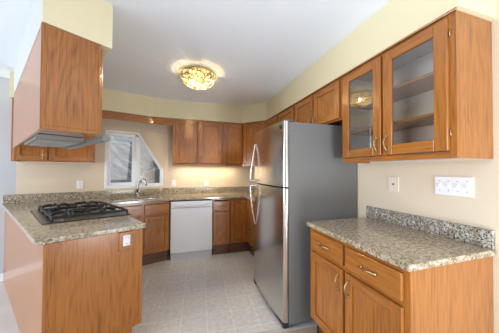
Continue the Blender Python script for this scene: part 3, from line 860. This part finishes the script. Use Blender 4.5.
# ------------------------------------------------------------------ ceiling light
LX, LY = 0.150, 2.432
lp = thing('ceiling_light', 'round amber crystal bowl light flush on the ceiling', 'ceiling light', (LX, LY, ZC))
MB().lathe([(0.0, 0.0), (0.085, 0.0), (0.085, -0.012), (0.168, -0.024), (0.168, -0.028), (0.02, -0.036), (0.0, -0.036)], (0, 0, 0), 28).build('canopy', 'gold', lp)  # canopy widened into a pan that keeps the lamp's light off the ceiling
bowl = [(0.190 * math.cos(a) ** 0.8 if a < PI / 2 else 0.0, -0.055 - 0.115 * math.sin(a)) for a in [PI / 2 * i / 8 for i in range(9)]]
wire = MB()
NR = 16
for k in range(NR):
    a = 2 * PI * k / NR
    wire.tube([(r * math.cos(a), r * math.sin(a), z) for r, z in bowl], 0.0028, 5)
    wire.tube([(0.190 * math.cos(a), 0.190 * math.sin(a), -0.055), (0.178 * math.cos(a), 0.178 * math.sin(a), -0.046), (0.08 * math.cos(a), 0.08 * math.sin(a), -0.026)], 0.0028, 5)
for r, z in bowl[:-1]:
    wire.tube([(r * math.cos(2 * PI * k / 32), r * math.sin(2 * PI * k / 32), z) for k in range(33)], 0.0028, 5)
for r, z in ((0.18, -0.048), (0.165, -0.040)):
    wire.tube([(r * math.cos(2 * PI * k / 32), r * math.sin(2 * PI * k / 32), z) for k in range(33)], 0.0028, 5)
wire.build('wire_frame', 'gold', lp)
beads = MB()
def bead(c, r):
    q = [(0, 0, 1), (1, 0, 0), (0, 1, 0), (-1, 0, 0), (0, -1, 0), (0, 0, -1)]
    beads.add([(c[0] + r * x, c[1] + r * y, c[2] + r * z) for x, y, z in q], [(0, 1, 2), (0, 2, 3), (0, 3, 4), (0, 4, 1), (5, 2, 1), (5, 3, 2), (5, 4, 3), (5, 1, 4)])
for i in range(17):
    a = PI / 2 * i / 16.5
    r = 0.190 * math.cos(a) ** 0.8; z = -0.055 - 0.115 * math.sin(a)
    nb = max(1, int(2 * PI * r / 0.0215))
    for k in range(nb):
        b = 2 * PI * (k + random.random() * 0.5 + 0.5 * (i % 2)) / nb
        bead((r * math.cos(b), r * math.sin(b), z), 0.0095 + 0.003 * random.random())
for r, z in ((0.182, -0.048), (0.165, -0.040), (0.15, -0.036)):
    nb = int(2 * PI * r / 0.03)
    for k in range(nb):
        b = 2 * PI * (k + random.random() * 0.5) / nb
        bead((r * math.cos(b), r * math.sin(b), z), 0.0095)
bo = beads.build('crystal_beads', 'crystal', lp); bo['kind'] = 'stuff'
for k in range(3):
    a = 2 * PI * k / 3 + 0.4
    MB().lathe([(0.0, -0.03), (0.012, -0.026), (0.018, -0.008), (0.016, 0.008), (0.008, 0.022), (0.0, 0.024)], (0.08 * math.cos(a), 0.08 * math.sin(a), -0.085), 12).build('bulb', 'bulb', lp)
pd = bpy.data.lights.new('lamp_glow', 'SPOT'); pd.spot_size = R(168); pd.spot_blend = 0.35; pd.energy = 56; pd.color = (1.0, 0.78, 0.46); pd.shadow_soft_size = 0.012
po = bpy.data.objects.new('lamp_glow', pd); COL.objects.link(po); po.location = (LX, LY, ZC - 0.085)
pd2 = bpy.data.lights.new('lamp_glow_sides', 'POINT'); pd2.energy = 6; pd2.color = (1.0, 0.80, 0.45); pd2.shadow_soft_size = 0.012
po2 = bpy.data.objects.new('lamp_glow_sides', pd2); COL.objects.link(po2); po2.location = (LX, LY, ZC - 0.12)

# ------------------------------------------------------------------ outside the window
sn = MB()
gx = [-9 + 0.5 * i for i in range(31)]; gy = [4.6 + 0.6 * j for j in range(14)]
def snow_h(x, y): return 0.35 + 0.04 * (y - 4.6) + 0.17 * max(0, y - 7.5) ** 2 + 0.10 * math.sin(x * 1.7 + y) + 0.07 * math.sin(x * 3.1 - y * 2.2)
vs = [(x, y, snow_h(x, y)) for y in gy for x in gx]; nx = len(gx)
sn.add(vs, [(j * nx + i, j * nx + i + 1, (j + 1) * nx + i + 1, (j + 1) * nx + i) for j in range(len(gy) - 1) for i in range(nx - 1)], 0, True)
struct(sn.build('snow_ground', 'snow'), 'snow bank outside the window')
def fir(x, y, h, label):
    z0 = snow_h(x, y) - 0.05
    f = thing('fir_tree', label, 'tree', (x, y, z0), random.random() * 6)
    MB().tube([(0, 0, 0), (0.01, 0.02, h * 0.5), (0, 0, h)], [0.06 * h / 2.5, 0.04 * h / 2.5, 0.006], 8).build('trunk', 'bark', f)
    nb = MB(); rnd = random.Random(int(x * 100))
    for k in range(420):
        t_ = 0.06 + 0.92 * (k / 420.0); a = k * 2.39996; z = h * t_
        ln = (1 - t_) * h * 0.34 * (0.75 + 0.5 * rnd.random()) + 0.05
        d = Vector((math.cos(a), math.sin(a), 0)); s = Vector((-d.y, d.x, 0))
        tip = d * ln + Vector((0, 0, z - ln * 0.35)); root = Vector((0, 0, z)); wd = 0.035 + ln * 0.10
        mid = d * ln * 0.55 + Vector((0, 0, z - ln * 0.10))
        nb.add([root, mid + s * wd - Vector((0, 0, 0.05)), tip, mid - s * wd - Vector((0, 0, 0.05)), mid + Vector((0, 0, 0.05)), mid - Vector((0, 0, 0.06))],
               [(0, 1, 4), (1, 2, 4), (2, 3, 4), (3, 0, 4), (1, 0, 5), (2, 1, 5), (3, 2, 5), (0, 3, 5)], 1 if k % 4 == 0 else 0)
    nb.build('needles', ['needles', 'snow'], f)
fir(-2.02, 6.5, 4.2, 'grey winter evergreen seen through the upright left window pane')
fir(-4.4, 8.6, 4.4, 'grey evergreen at the left edge of the upright window pane')
fir(-0.72, 8.6, 2.6, 'snowy evergreen seen through the clipped corner window pane')
